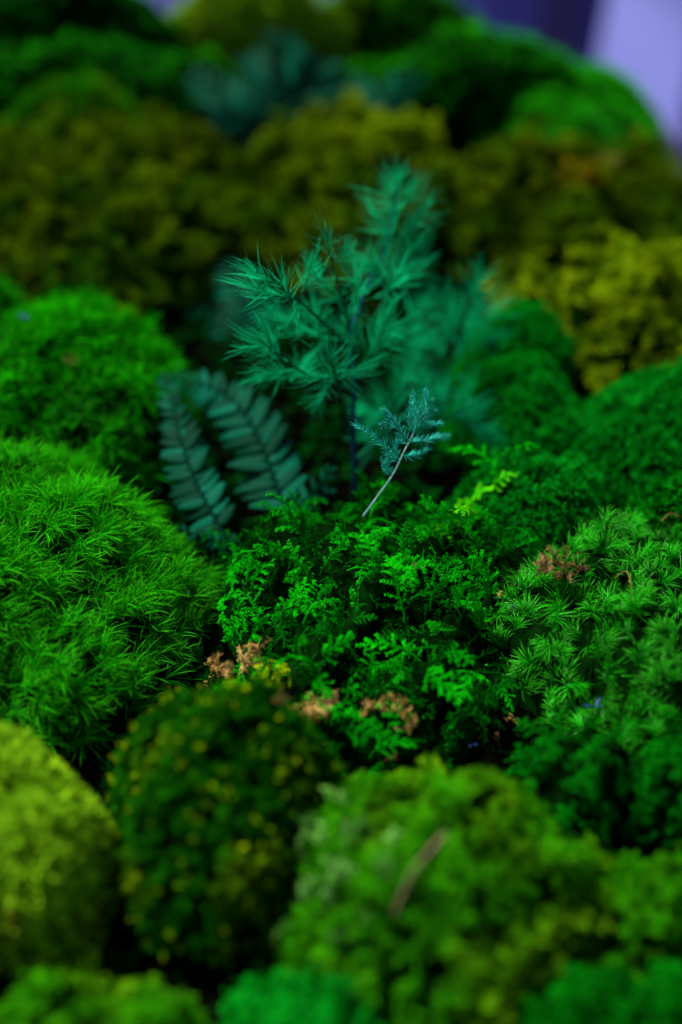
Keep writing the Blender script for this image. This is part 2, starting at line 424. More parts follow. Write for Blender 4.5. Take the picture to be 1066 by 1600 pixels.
def cover(m, root, name, tpls, mat, dens, scale=(.8, 1.2), jit=.25, up=.45, sink=.25, spin=None, patchy=.3, clump=0.):
    n = int(dens * math.pi * m.rx * m.ry * 1.6)
    P, D = surf_points(m, n, up=up, sink=sink, clump=clump)
    if len(P) == 0: return
    sp = R.uniform(0, 6.28, len(P)) if spin is None else spin + R.normal(0, .6, len(P)) + 1.7 * wob(P[:, 0], P[:, 1], 3., 1.1)
    tr = np.clip(.5 + R.normal(0, .22, len(P)) + patchy * wob(P[:, 0], P[:, 1], m.ph + 5, 1.6), 0, 1)
    V, Q, T, A = scatter(tpls, P, jitter(D, jit), sp, R.uniform(scale[0], scale[1], len(P)), tr)
    o = add_mesh(name, V, Q, T, mat, root, A, origin=m.o)
    o['kind'] = 'stuff'
    return o
def pieces(m, root, name, tpls, mat, n, scale=(.8, 1.2), jit=.2, up=.5, sink=.1, spin=None, where=None, clump=0.):
    """single shoots one could pick off, each its own object"""
    P, D = surf_points(m, 3000, margin=0, up=up, sink=sink, clump=clump)
    if where is not None: k = where(P); P, D = P[k], D[k]
    keep = []
    for i in range(len(P)):                       # spread them evenly
        if len(keep) >= n: break
        if all((P[i][0] - P[j][0]) ** 2 + (P[i][1] - P[j][1]) ** 2 > .05 for j in keep): keep.append(i)
    P, D = P[keep], jitter(D[keep], jit)
    sp = R.uniform(0, 6.28, len(P)) if spin is None else spin + R.normal(0, .8, len(P))
    place_pieces(root, m.o, name, tpls, mat, P, D, sp, R.uniform(scale[0], scale[1], len(P)))
def place_pieces(root, origin, name, tpls, mat, P, D, sp, sc):
    Fr = frames(np.asarray(D, float), np.asarray(sp, float)); protos = []
    for t in tpls:
        protos.append(None)
    for i in range(len(P)):
        k = i % len(tpls)
        if protos[k] is None:
            V, Q, T, A = tpls[k]
            o = protos[k] = add_mesh(name, V, Q, T, mat, root, A)
        else:
            o = protos[k].copy(); C.objects.link(o); o.parent = root
        M = Matrix(Fr[i].tolist()).to_4x4(); M = Matrix.Translation(Vector((np.asarray(P[i]) - origin) * U)) @ M @ Matrix.Scale(float(sc[i]), 4)
        o.matrix_basis = M
MSPEC = [
 # key, name, pixel box (xl, xr, yt, yb), height, lumpiness, lump frequency, category label
 ('A', 'hair_moss_cushion', (-430, 325, 735, 1185), 5.6, .8, .8, 'large cushion of long swept green hair moss left of the dark fern', 'moss cushion'),
 ('B', 'tufted_moss_patch', (770, 1330, 852, 1300), 4.2, .7, 1.1, 'patch of glossy curved tufts right of the feathery moss under the brown scrap', 'moss patch'),
 ('C', 'feather_moss_carpet', (325, 855, 800, 1200), 3.2, .9, 1.1, 'tangled carpet of feathery green fronds in front of the fern and needle plant', 'moss carpet'),
 ('D', 'speckled_moss_mound', (160, 530, 1080, 1510), 5.6, .55, 1.2, 'round dark moss mound dotted with yellow rosettes beside the pale yellow cushion', 'moss mound'),
 ('E', 'velvet_moss_cushion', (-200, 175, 1160, 1540), 5.4, .4, .9, 'smooth dome of pale yellow-green velvety moss at the front', 'moss cushion'),
 ('F', 'mixed_moss_mound', (405, 950, 1200, 1660), 5.6, .55, 1.0, 'big round mound of green and yellow moss with a dry twig on it', 'moss mound'),
 ('G', 'mixed_moss_mound', (-120, 345, 1540, 1900), 3.8, .7, 1.1, 'lumpy yellow and green moss mound directly in front of the velvety yellow dome', 'moss mound'),
 ('H', 'bright_moss_mound', (340, 620, 1500, 1850), 3.8, .4, 1.2, 'blurred bright green moss mound in front of the dark hollow at the bottom edge', 'moss mound'),
 ('I', 'mixed_moss_mound', (925, 1240, 1285, 1540), 4.6, .5, 1.2, 'green and olive moss mound right of the big mound with the twig', 'moss mound'),
 ('J', 'dark_moss_mound', (790, 1300, 1495, 1800), 4.2, .5, 1.2, 'dim green moss mound in the bottom right corner', 'moss mound'),
 ('K', 'feathery_moss_clump', (805, 1010, 1140, 1310), 3.6, .4, 1.4, 'small dark clump of loose feathery moss in shade above the olive mound', 'moss clump'),
 ('L', 'bright_moss_mound', (1005, 1180, 1140, 1300), 4.6, .3, 1.2, 'small blurred green knob of moss at the right edge in front of the curved tufts', 'moss mound'),
 ('M', 'velvet_moss_mound', (690, 968, 715, 905), 3.6, .5, .9, 'blue-green velvety mound just behind the lime tipped fronds', 'moss mound'),
 ('N', 'velvet_moss_mound', (875, 1260, 575, 800), 5.0, .6, .7, 'wide rounded green velvety mound below the golden moss', 'moss mound'),
 ('O', 'velvet_moss_mound', (700, 930, 560, 760), 4.0, .9, .8, 'lumpy green velvety mound between the needle plant and the wide rounded one', 'moss mound'),
 ('R', 'velvet_moss_mound', (710, 900, 470, 640), 4.4, .9, .8, 'dimmer velvety green mound right behind the lumpy one, below the olive bank', 'moss mound'),
 ('S', 'fluffy_moss_mound', (-90, 300, 460, 790), 6.4, .5, .9, 'big fluffy bright green mound behind the hair moss cushion', 'moss mound'),
 ('T', 'fluffy_moss_mound', (-160, 75, 418, 600), 6.6, .3, .9, 'small bright green mound peeping over the left edge behind the fluffy mound', 'moss mound'),
 ('U', 'dark_moss_mound', (955, 1200, 742, 900), 3.4, .4, 1.2, 'dark low moss mound between the wide velvety mound and the glossy tufts', 'moss mound'),
 ('P', 'olive_moss_mound', (-120, 390, 205, 520), 5.2, 1.3, .9, 'wide bank of dark olive shaggy moss behind the fluffy mound', 'moss mound'),
 ('Q', 'olive_moss_mound', (350, 730, 195, 470), 5.2, 1.3, .9, 'olive and yellow shaggy moss bank directly behind the needle plant', 'moss mound'),
 ('V', 'olive_moss_mound', (690, 980, 225, 470), 5.0, 1.2, .9, 'olive moss bank with rusty orange patch right of the needle plant top', 'moss mound'),
 ('W', 'golden_moss_mound', (800, 1200, 400, 610), 4.4, 1.1, 1.0, 'bright golden yellow shaggy moss mound above the wide velvety mound', 'moss mound'),
 ('X', 'golden_moss_mound', (400, 720, 180, 330), 6.0, 1.1, 1.0, 'yellow moss mound behind the needle plant below the far blue-green fern', 'moss mound'),
 ('Y', 'olive_moss_mound', (900, 1085, 225, 420), 4.0, .7, .9, 'low olive moss mound at the right rim of the planter', 'moss mound'),
 ('Z', 'far_green_mound', (500, 960, 28, 250), 9.0, .8, .45, 'large bright green mound at the back below the blue wall', 'moss mound'),
 ('a', 'far_green_mound', (730, 1058, 98, 300), 5.6, .8, .45, 'green mound at the back whose side slopes down to the planter rim', 'moss mound'),
 ('b', 'far_green_mound', (-160, 430, 48, 240), 8.0, .8, .45, 'broad green mound at the back left of the far fern', 'moss mound'),
 ('c', 'far_green_mound', (-140, 330, -50, 150), 11.5, .8, .45, 'dark green mound in the far left corner', 'moss mound'),
 ('d', 'far_yellow_mound', (-10, 260, 128, 260), 5.6, .4, .8, 'small yellow-topped mound in front of the broad green one at back left', 'moss mound'),
 ('e', 'far_yellow_mound', (215, 570, -45, 150), 10.6, .4, .8, 'pale yellow-green mound at the back behind the far fern', 'moss mound'),
 ('f', 'far_yellow_mound', (450, 800, -22, 130), 9.4, .4, .8, 'olive yellow mound at the back between two green ones', 'moss mound'),
]
MM = {}
PIT = dict(P=(3., 1.3), Q=(3., 1.4), V=(3., 1.4), W=(3., 1.5), X=(2.5, 1.6), Y=(2., 1.5), F=(1.3, 1.7), G=(1.5, 1.7), I=(1.5, 1.7), J=(1., 1.7), C=(1.5, 2.1), A=(.9, 1.7), B=(1.8, 1.9), S=(1.2, 1.6))
LIFT = dict(A=.6, B=.5, C=.7, F=.8, G=1.2, H=1.2, I=.8, J=1.0, S=.6, T=.6, P=.7, Q=.7, V=.7, W=.7, X=.7, Y=.6, Z=.6, a=.6, b=.6, c=.6, d=.4, e=.4, f=.4)
for k, nm, px, h, lump, lf, lab, cat in MSPEC:
    h *= {'C': 1., 'D': .8, 'E': .8}.get(k, .74)
    m = Mound(px, h, lump, lf, lift=LIFT.get(k, .3), q={'D': .62, 'E': .55}.get(k, .72)); m.name, m.label, m.cat = nm, lab, cat; m.cf = 1.7 if k in 'PQVWXYB' else 2.6
    m.pit, m.pf = PIT.get(k, (0., 1.5))
    m.o = np.array([m.cx, m.cy, 0.0]); MM[k] = m; MOUNDS.append(m)
ROOT = {}
for k, m in MM.items():
    ROOT[k] = r = empty(m.name, (m.cx, m.cy, 0), m.label, m.cat)
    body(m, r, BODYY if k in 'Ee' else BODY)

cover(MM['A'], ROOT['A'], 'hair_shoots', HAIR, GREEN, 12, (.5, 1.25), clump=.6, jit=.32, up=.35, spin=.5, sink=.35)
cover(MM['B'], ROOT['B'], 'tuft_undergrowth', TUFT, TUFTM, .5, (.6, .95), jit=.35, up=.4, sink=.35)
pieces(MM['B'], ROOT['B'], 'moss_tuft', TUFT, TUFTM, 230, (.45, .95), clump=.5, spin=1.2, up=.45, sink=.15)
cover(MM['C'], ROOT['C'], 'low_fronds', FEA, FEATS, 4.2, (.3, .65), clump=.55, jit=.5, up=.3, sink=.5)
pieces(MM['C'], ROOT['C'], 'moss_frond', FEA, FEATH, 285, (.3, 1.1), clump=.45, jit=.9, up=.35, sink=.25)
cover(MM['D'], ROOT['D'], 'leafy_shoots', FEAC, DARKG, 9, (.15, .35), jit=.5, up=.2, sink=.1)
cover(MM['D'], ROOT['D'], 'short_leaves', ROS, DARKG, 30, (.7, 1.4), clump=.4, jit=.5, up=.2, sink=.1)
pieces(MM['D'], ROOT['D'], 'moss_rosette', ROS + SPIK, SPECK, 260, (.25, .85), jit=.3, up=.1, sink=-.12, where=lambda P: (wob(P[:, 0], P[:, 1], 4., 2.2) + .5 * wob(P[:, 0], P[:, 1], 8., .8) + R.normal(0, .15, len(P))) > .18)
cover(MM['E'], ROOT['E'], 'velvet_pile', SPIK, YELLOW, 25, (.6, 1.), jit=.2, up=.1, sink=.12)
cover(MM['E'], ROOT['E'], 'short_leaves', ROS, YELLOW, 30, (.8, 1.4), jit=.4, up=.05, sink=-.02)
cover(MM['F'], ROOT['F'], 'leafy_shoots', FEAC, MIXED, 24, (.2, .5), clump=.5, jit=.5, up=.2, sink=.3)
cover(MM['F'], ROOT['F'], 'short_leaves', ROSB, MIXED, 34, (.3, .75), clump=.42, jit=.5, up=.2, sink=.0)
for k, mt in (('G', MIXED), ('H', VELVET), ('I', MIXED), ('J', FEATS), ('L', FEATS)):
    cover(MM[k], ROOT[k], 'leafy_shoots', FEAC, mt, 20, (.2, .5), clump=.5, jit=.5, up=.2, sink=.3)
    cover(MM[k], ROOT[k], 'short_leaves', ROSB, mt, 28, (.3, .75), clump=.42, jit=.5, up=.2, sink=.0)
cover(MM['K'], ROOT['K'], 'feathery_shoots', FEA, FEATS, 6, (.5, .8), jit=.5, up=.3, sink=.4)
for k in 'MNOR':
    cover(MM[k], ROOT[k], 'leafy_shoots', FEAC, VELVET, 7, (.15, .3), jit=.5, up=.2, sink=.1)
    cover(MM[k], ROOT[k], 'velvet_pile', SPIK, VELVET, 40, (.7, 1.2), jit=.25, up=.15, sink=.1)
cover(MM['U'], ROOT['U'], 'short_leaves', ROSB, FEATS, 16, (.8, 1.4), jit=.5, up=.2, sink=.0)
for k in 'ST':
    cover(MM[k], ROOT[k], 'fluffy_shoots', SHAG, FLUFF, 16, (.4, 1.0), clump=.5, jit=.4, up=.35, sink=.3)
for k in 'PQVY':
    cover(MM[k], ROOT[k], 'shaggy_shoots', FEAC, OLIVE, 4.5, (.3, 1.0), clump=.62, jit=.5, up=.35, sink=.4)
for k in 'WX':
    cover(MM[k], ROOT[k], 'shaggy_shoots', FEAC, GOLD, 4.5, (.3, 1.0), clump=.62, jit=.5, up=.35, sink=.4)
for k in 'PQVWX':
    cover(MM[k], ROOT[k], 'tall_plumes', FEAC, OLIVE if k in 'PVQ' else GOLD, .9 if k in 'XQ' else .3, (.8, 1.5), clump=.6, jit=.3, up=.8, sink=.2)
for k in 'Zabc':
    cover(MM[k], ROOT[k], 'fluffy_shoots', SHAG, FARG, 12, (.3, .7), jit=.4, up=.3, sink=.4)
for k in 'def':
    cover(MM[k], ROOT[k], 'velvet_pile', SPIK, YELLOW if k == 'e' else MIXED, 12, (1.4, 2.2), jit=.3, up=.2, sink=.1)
# pale sprigs where the big mixed mound meets the speckled one
def near_px(x0, y0, r):
    def f(P):
        u, v, d = to_px(P); return ((u - x0) ** 2 + (v - y0) ** 2) < r * r
    return f
pieces(MM['F'], ROOT['F'], 'moss_sprig', FEAC, PALE, 40, (.25, .55), jit=.5, up=.3, sink=.05, where=near_px(520, 1370, 120))

# ------------------------------------------------------------------ lime green upright fronds in the carpet
def stand_frond(px, py, py_top, mat, n=1, lean=0.):
    p = hit(px, py); d = depth(p); L = (py - py_top) / FPX * d
    return p, L
r = ROOT['C']; P, D, S, SP = [], [], [], []
for px, py, top in ((700, 830, 760), (712, 845, 790), (725, 850, 800), (740, 790, 715), (765, 770, 700), (750, 810, 740), (350, 800, 760), (440, 850, 770), (470, 830, 780), (500, 890, 830),
                    (400, 980, 900), (575, 1080, 1010), (545, 1060, 990), (745, 1050, 960), (790, 720, 640), (785, 760, 680), (545, 800, 770), (660, 790, 750)):
    p, L = stand_frond(px, py, top, None)
    P.append(p - np.array([0, 0, .2])); D.append((rnd.uniform(-.3, .3), rnd.uniform(-.2, .3), 1)); S.append(max(L, .7) / 1.5); SP.append(rnd.uniform(0, 6.28))
place_pieces(r, MM['C'].o, 'lime_frond', FEA[:6], LIME, P[:7], D[:7], SP[:7], S[:7])
place_pieces(r, MM['C'].o, 'tall_frond', FEA[6:], FEATH, P[7:], D[7:], SP[7:], S[7:])

# ------------------------------------------------------------------ ferns
def leaflet_tpl(L=1.25, W=.46, serr=.2, curl=.25, n=13):
    """oblong serrated leaflet: midrib and two edges, folded along the midrib"""
    t = Tpl(); r = rnd.random(); lift = rnd.uniform(.10, .22)
    for i in range(n + 1):
        f = i / n; x = L * f
        wd = W * .5 * min(1, (f / .08 + .45)) * (1 - max(0, f - .4) ** 1.6 * 2.1 if f < 1 else .0)
        wd = max(wd, .02) * (1 + (serr if i % 2 else -serr * .5))
        z = -curl * L * f * f
        for j, s_ in enumerate((-1, -.5, 0, .5, 1)):
            zz = z + abs(s_) * lift * 2 * W - (abs(s_) ** 2) * lift * 2.6 * W + .012 * math.sin(f * 26 + abs(s_) * 3) * abs(s_)
            t.V.append((x + abs(s_) * .10 * (1 if i < n else -1), s_ * wd, zz)); t.A.append((r, f))
    for i in range(n):
        for j in range(4):
            a = i * 5 + j; t.Q.append((a, a + 1, a + 6, a + 5))
    return t.arrays()
LEAFLETS = [leaflet_tpl(curl=c, W=w_) for c, w_ in ((.05, .33), (.18, .36), (.26, .33), (.1, .30), (.2, .37))]
LPROTO = {}
def frond(root, origin, pts, n, lmax, prof, nhint=(0, -.75, .65), angL=1.15, angR=1.0, sides=(-1, 1), thick=.045, tone=0):
    """rachis (part) with leaflets (sub-parts) in two rows; pts are (px, py, Y)"""
    K = np.array([at_y(q[0], q[1], q[2] - (1.4 if q[2] < 47 else 0)) for q in pts])
    def cr(f):
        f = min(max(f, 0), .9999) * (len(K) - 1); i = int(f); t_ = f - i
        p0, p1, p2, p3 = K[max(i - 1, 0)], K[i], K[i + 1], K[min(i + 2, len(K) - 1)]
        return .5 * ((2 * p1) + (-p0 + p2) * t_ + (2 * p0 - 5 * p1 + 4 * p2 - p3) * t_ ** 2 + (-p0 + 3 * p1 - 3 * p2 + p3) * t_ ** 3)
    m = 18; pp = [cr(i / m) for i in range(m + 1)]
    t = Tpl(); t.tube(pp, [thick * (1 - .75 * i / m) for i in range(m + 1)], 6)
    V, Q, T, A = t.arrays()
    fr = add_mesh('frond', V, Q, T, RACH, root, A, origin=origin)
    nh = np.array(nhint, float)
    for i in range(n):
        for s_ in sides:
            f = .06 + .92 * (i + (.25 if s_ > 0 else 0)) / n
            p = cr(f); tg = cr(f + .02) - cr(f - .02); tg /= np.linalg.norm(tg)
            side = np.cross(tg, nh); side /= np.linalg.norm(side); side *= s_
            nn = np.cross(side, tg) * s_; nn /= np.linalg.norm(nn)
            if nn @ nh < 0: nn = -nn
            a = (angL if s_ < 0 else angR) * (1 - .45 * f) + rnd.uniform(-.1, .1)
            x = tg * math.cos(a) + side * math.sin(a); x = x + nn * rnd.uniform(-.3, .12); x /= np.linalg.norm(x)
            y = np.cross(nn, x); y /= np.linalg.norm(y); z = np.cross(x, y)
            l_ = lmax * prof(f) * rnd.uniform(.9, 1.1)
            k = rnd.randrange(len(LEAFLETS))
            if k not in LPROTO:
                V, Q, T, A = LEAFLETS[k]; o = LPROTO[k] = add_mesh('leaflet', V, Q, T, TEAL, fr, A)
            else:
                o = LPROTO[k].copy(); C.objects.link(o); o.parent = fr
            M = Matrix(np.stack([x, y, z], 1).tolist()).to_4x4()
            o.matrix_basis = Matrix.Translation(Vector((p - origin) * U)) @ M @ Matrix.Diagonal((l_, .5 + .5 * l_ if l_ > .6 else l_ * 1.2, l_, 1))
    return fr
fo = at_z(420, 800, 0)
fern = empty('leather_fern', fo, 'dark blue-green fern with two broad arching fronds of notched leaflets', 'fern')
prof = lambda f: (1 - f ** 2.2 * .78) * (.72 + .28 * min(1, f * 4))
frond(fern, fo, [(448, 806, 38.6), (436, 767, 39.4), (425, 736, 40.1), (412, 701, 40.9), (396, 668, 41.6), (376, 638, 42.3), (350, 616, 43.0), (320, 602, 43.6), (286, 594, 44.2), (252, 592, 44.8)], 20, 1.2, prof, angL=1.3, angR=.95, thick=.07)
frond(fern, fo, [(352, 838, 37.6), (325, 790, 38.6), (305, 750, 39.5), (289, 706, 40.5), (276, 662, 41.6), (266, 618, 42.8), (250, 580, 44.)], 21, .88, prof, angL=1.25, angR=1.05, thick=.07)
frond(fern, fo, [(448, 808, 38.6), (475, 785, 39.), (505, 752, 39.6), (520, 728, 40.)], 6, .5, prof)
frond(fern, fo, [(455, 806, 38.8), (485, 792, 39.), (523, 760, 39.4)], 5, .42, prof)
frond(fern, fo, [(378, 850, 37.4), (330, 842, 37.6), (270, 822, 38.2)], 9, .42, prof)
frond(fern, fo, [(345, 700, 45.5), (290, 600, 47.), (245, 560, 48.), (215, 575, 49.)], 8, .6, prof)

fo2 = at_z(370, 560, 0)
fern2 = empty('shaded_fern', fo2, 'dim blue-green fern in shade between the fluffy mound and the needle plant', 'fern')
frond(fern2, fo2, [(400, 600, 50), (360, 530, 51), (300, 490, 53), (235, 478, 55)], 11, 1.1, prof)
frond(fern2, fo2, [(400, 590, 50), (385, 500, 52), (365, 440, 54), (345, 405, 56)], 10, 1.3, prof)
frond(fern2, fo2, [(400, 600, 50), (395, 540, 51), (385, 480, 52), (400, 430, 53)], 9, .9, prof)
fo3 = at_z(470, 250, 2)
fern3 = empty('far_fern', fo3, 'blurred teal fern with spread broad fronds at the back between yellow and green mounds', 'fern')
for pts, l_ in (([(420, 215, 66), (385, 178, 66), (345, 142, 67), (298, 112, 68)], 1.7), ([(430, 215, 66), (425, 160, 67), (430, 105, 68), (442, 58, 69)], 2.2),
                ([(440, 215, 66), (450, 150, 66), (470, 110, 66), (480, 88, 66)], 1.5), ([(470, 220, 66), (490, 180, 66), (505, 130, 67), (510, 100, 68)], 1.9), ([(430, 215, 65), (400, 190, 65), (370, 175, 65), (330, 170, 65)], 1.4)):
    frond(fern3, fo3, pts, 9, l_, prof, thick=.08)
fo4 = at_z(590, 250, 2)
fern4 = empty('far_fern', fo4, 'smaller blurred teal fern at the back right of the spread one', 'fern')
for pts, l_ in (([(590, 215, 66), (595, 175, 66), (620, 140, 67), (655, 118, 68)], 1.5), ([(590, 215, 66), (575, 175, 66), (560, 140, 67), (545, 120, 68)], 1.2), ([(592, 215, 66), (600, 180, 66), (600, 150, 67)], 1.4)):
    frond(fern4, fo4, pts, 8, l_, prof, thick=.08)

# ------------------------------------------------------------------ needle plant (asparagus-like)
NED = [tpl_needles(n=rnd.randint(48, 66), L=rnd.uniform(.85, 1.15), axis=rnd.uniform(.4, .8), spread=rnd.uniform(.85, 1.05)) for _ in range(9)]
pb = at_y(553, 770, 39.4)
plant = empty('needle_plant', pb, 'blue-green feathery plant with soft needle tufts on thin stems in the middle', 'plant')
def stem(root, origin, pts, r0, r1, mat, name='stem', world=False, dy=0.):
    K = np.array([q if world else at_y(q[0], q[1], q[2] - dy) for q in pts], float)
    out = []
    m = 5 * (len(K) - 1)
    for i in range(m + 1):
        f = min(i / m, .9999) * (len(K) - 1); a = int(f); t_ = f - a
        p0, p1, p2, p3 = K[max(a - 1, 0)], K[a], K[a + 1], K[min(a + 2, len(K) - 1)]
        out.append(.5 * ((2 * p1) + (-p0 + p2) * t_ + (2 * p0 - 5 * p1 + 4 * p2 - p3) * t_ ** 2 + (-p0 + 3 * p1 - 3 * p2 + p3) * t_ ** 3))
    t = Tpl(); t.tube(out, [r0 + (r1 - r0) * i / m for i in range(m + 1)], 6)
    V, Q, T, A = t.arrays()
    return add_mesh(name, V, Q, T, mat, root, A, origin=origin), out
stem(plant, pb, [(556, 770, 42), (553, 690, 42), (552, 600, 42.4), (548, 530, 43.4), (565, 470, 45), (597, 400, 46), (615, 330, 46.6), (620, 280, 47)], .10, .02, STEMB, dy=2.6)
stem(plant, pb, [(552, 690, 42), (540, 640, 41.6), (525, 590, 41.2), (518, 560, 41)], .055, .04, STEMG, dy=2.6)
stem(plant, pb, [(550, 545, 42.7), (500, 500, 41.8), (460, 462, 41.2), (420, 430, 40.8)], .06, .03, STEMG, dy=2.6)
stem(plant, pb, [(547, 520, 43), (530, 450, 43), (515, 395, 43)], .05, .03, STEMG, dy=2.6)
stem(plant, pb, [(552, 610, 42.3), (490, 590, 41.5), (440, 560, 41), (400, 525, 41)], .06, .03, STEMG, dy=2.6)
stem(plant, pb, [(555, 720, 42), (620, 660, 44), (690, 600, 45.5), (720, 520, 46.5), (735, 450, 47)], .09, .04, STEMG, dy=2.6)
stem(plant, pb, [(560, 740, 43), (590, 690, 43.2), (612, 640, 43.4), (610, 600, 43.4)], .06, .03, STEMG, dy=2.6)
stem(plant, pb, [(600, 690, 43), (650, 680, 43), (700, 650, 43), (740, 630, 43)], .06, .03, STEMG, dy=2.6)
tufts = [  # px, py, Y, lean x, lean z, size  (base of each tuft and where it points)
 (438, 462, 41, -.9, .35, 1.15), (452, 470, 41, -.2, 1, 1.05), (425, 440, 40.8, -1, .6, .95), (460, 470, 41.3, .3, -.6, .8), (440, 465, 41, -.6, -.7, .8), (475, 450, 42, .3, 1, .9),
 (515, 400, 43, -.1, 1, .9), (525, 410, 43, .7, .9, .8), (500, 440, 42.5, -.5, 1, .8),
 (440, 560, 41, -.9, .6, 1.25), (450, 580, 41.2, -.8, -.1, 1.1), (430, 545, 41, -.4, 1, 1.1), (460, 590, 41.5, .2, .2, 1.),
 (523, 590, 41.2, -.2, 1, 1.2), (520, 590, 41.1, -.9, .2, 1.1), (528, 592, 41.3, .9, .4, 1.), (516, 600, 41.1, -.2, -.3, .9),
 (500, 530, 43, -.2, 1, 1.3), (480, 520, 43, -.8, .7, 1.1), (540, 520, 43.5, .2, 1, 1.2), (575, 560, 43, .5, .9, 1.35), (585, 530, 43.5, .4, 1, 1.3), (570, 545, 43.2, -.5, .5, 1.1), (600, 540, 44, .9, .3, 1.1),
 (560, 470, 43.8, -.1, 1, 1.3), (600, 460, 44.5, .5, .9, 1.3), (590, 430, 45, -.3, 1, 1.2), (620, 420, 45.2, .7, .8, 1.2), (530, 470, 44, -.5, .8, 1.1),
 (612, 395, 45.2, -.2, 1, 1.35), (622, 390, 45.3, .7, .9, 1.3), (612, 350, 45.8, -.6, 1, 1.3), (625, 350, 45.9, .6, 1, 1.35), (618, 310, 46.2, -.3, 1, 1.3), (625, 305, 46.3, .4, 1, 1.3), (620, 285, 46.5, 0, 1, 1.1), (605, 400, 45.3, -.9, .6, 1.1),
 (690, 560, 46, -.6, 1, 1.35), (715, 560, 46.2, .4, 1, 1.4), (725, 520, 46.6, .5, .9, 1.4), (710, 500, 46.8, -.5, .9, 1.3), (735, 475, 47, .1, 1, 1.3), (730, 500, 47, .8, .7, 1.3), (700, 600, 45.8, -.8, .3, 1.2), (720, 590, 45.8, .9, .2, 1.3), (680, 540, 46.6, -.9, .5, 1.1), (742, 545, 46.8, .9, .5, 1.1), (705, 530, 46.2, 0, 1, 1.3),
 (700, 655, 43.5, .9, .3, 1.15), (715, 650, 43.5, .3, .9, 1.1), (720, 655, 43.5, .9, -.4, 1.1), (690, 640, 43.8, -.3, .9, 1.1), (665, 620, 44.5, -.3, 1, 1.3), (660, 640, 44.2, .3, .6, 1.2),
 (612, 650, 43.5, -.5, 1, 1.15), (600, 655, 43.5, -.9, .4, 1.1), (620, 640, 43.5, .1, 1, 1.2), (635, 650, 43.8, .8, .6, 1.1), (605, 680, 43.8, -.8, .2, .95), (640, 670, 44., .7, .4, 1.),
 (655, 600, 45.5, -.2, .9, 1.3), (640, 560, 45.8, .1, 1, 1.3), (640, 500, 46.2, .5, .8, 1.2),
]
P = [at_y(a, b + (24 if Y > 45 and a < 640 else 0), Y - 2.6 + (1.6 if Y > 45 else 0)) for a, b, Y, *_ in tufts]
D = [(lx, rnd.uniform(-.45, .2), lz) for *_, lx, lz, s_ in tufts]
place_pieces(plant, pb, 'needle_tuft', NED, NEEDLE, P, D, [rnd.uniform(0, 6.28) for _ in P], [t[5] * 1.08 for t in tufts])

# fine plumose sprig in front
sb = at_y(570, 812, 34.6)
sprig = empty('plumose_sprig', sb, 'fine pale blue-green sprig on a thin bare stem in front of the needle plant', 'sprig')
stem(sprig, sb, [(568, 806, 38.0), (590, 776, 38.1), (615, 740, 38.3), (632, 705, 38.5), (645, 680, 38.7), (655, 655, 38.9), (668, 645, 39)], .03, .018, STEMP, dy=3.4)
def plume(pts, leafL, cnt, name='side_spray'):
    K = np.array([at_y(q[0], q[1], q[2] - 3.4) for q in pts]); t = Tpl(); m = cnt
    Q_ = []
    for i in range(m + 1):
        f = min(i / m, .9999) * (len(K) - 1); a = int(f); Q_.append(K[a] + (K[a + 1] - K[a]) * (f - a))
    t.tube(Q_, [.02 * (1 - .5 * i / m) for i in range(m + 1)], 3, r=.3)
    for i in range(1, m + 1):
        d = Q_[i] - Q_[i - 1]; d /= np.linalg.norm(d)
        for k in range(8):
            v = R.normal(0, 1, 3); v -= d * (v @ d); v /= np.linalg.norm(v)
            dd = d * .85 + v * .7; dd /= np.linalg.norm(dd); L_ = leafL * rnd.uniform(.6, 1.2) * (1.15 - .6 * i / m)
            wv = np.cross(dd, R.normal(0, 1, 3)); wv /= np.linalg.norm(wv)
            t.ribbon([Q_[i], Q_[i] + dd * L_ * .5, Q_[i] + dd * L_ + d * .03], [.014, .018, 0], wv, r=rnd.random(), u1=.9)
    V, Q, T, A = t.arrays()
    add_mesh(name, V, Q, T, NEEDLY, sprig, A, origin=sb)
plume([(620, 722, 38.4), (605, 700, 38.0), (580, 678, 37.7), (556, 662, 37.4)], .34, 25)
plume([(636, 696, 38.6), (625, 672, 38.3), (610, 650, 38.2), (600, 640, 38.2)], .34, 19)
plume([(640, 690, 38.6), (660, 690, 39.2), (682, 684, 39.6), (698, 682, 39.8)], .34, 19)
plume([(646, 676, 38.7), (655, 655, 38.9), (668, 645, 39), (675, 640, 39)], .34, 15)
plume([(646, 676, 38.7), (640, 652, 38.6), (642, 630, 38.6)], .34, 16)
plume([(612, 742, 38.3), (602, 732, 38.1), (596, 718, 38)], .22, 12)
plume([(612, 742, 38.3), (604, 722, 38.1), (608, 706, 38)], .22, 12)
plume([(630, 712, 38.5), (650, 712, 39), (668, 702, 39.3)], .34, 13)
plume([(624, 720, 38.4), (618, 700, 38.2), (622, 684, 38.2)], .34, 12)

DRY = [tpl_feather(L=rnd.uniform(.7, 1.2), nb=5, leafL=.2, leafW=.028, bl=.4) for _ in range(6)]
plume([(655, 655, 38.9), (672, 662, 39.2), (690, 662, 39.6)], .3, 12)
plume([(640, 690, 38.6), (622, 668, 38.4), (612, 655, 38.2), (598, 662, 38)], .3, 14)
plume([(660, 650, 38.9), (668, 628, 39.1), (664, 612, 39.2)], .3, 12)
plume([(650, 660, 38.9), (652, 636, 39), (644, 616, 39)], .3, 12)
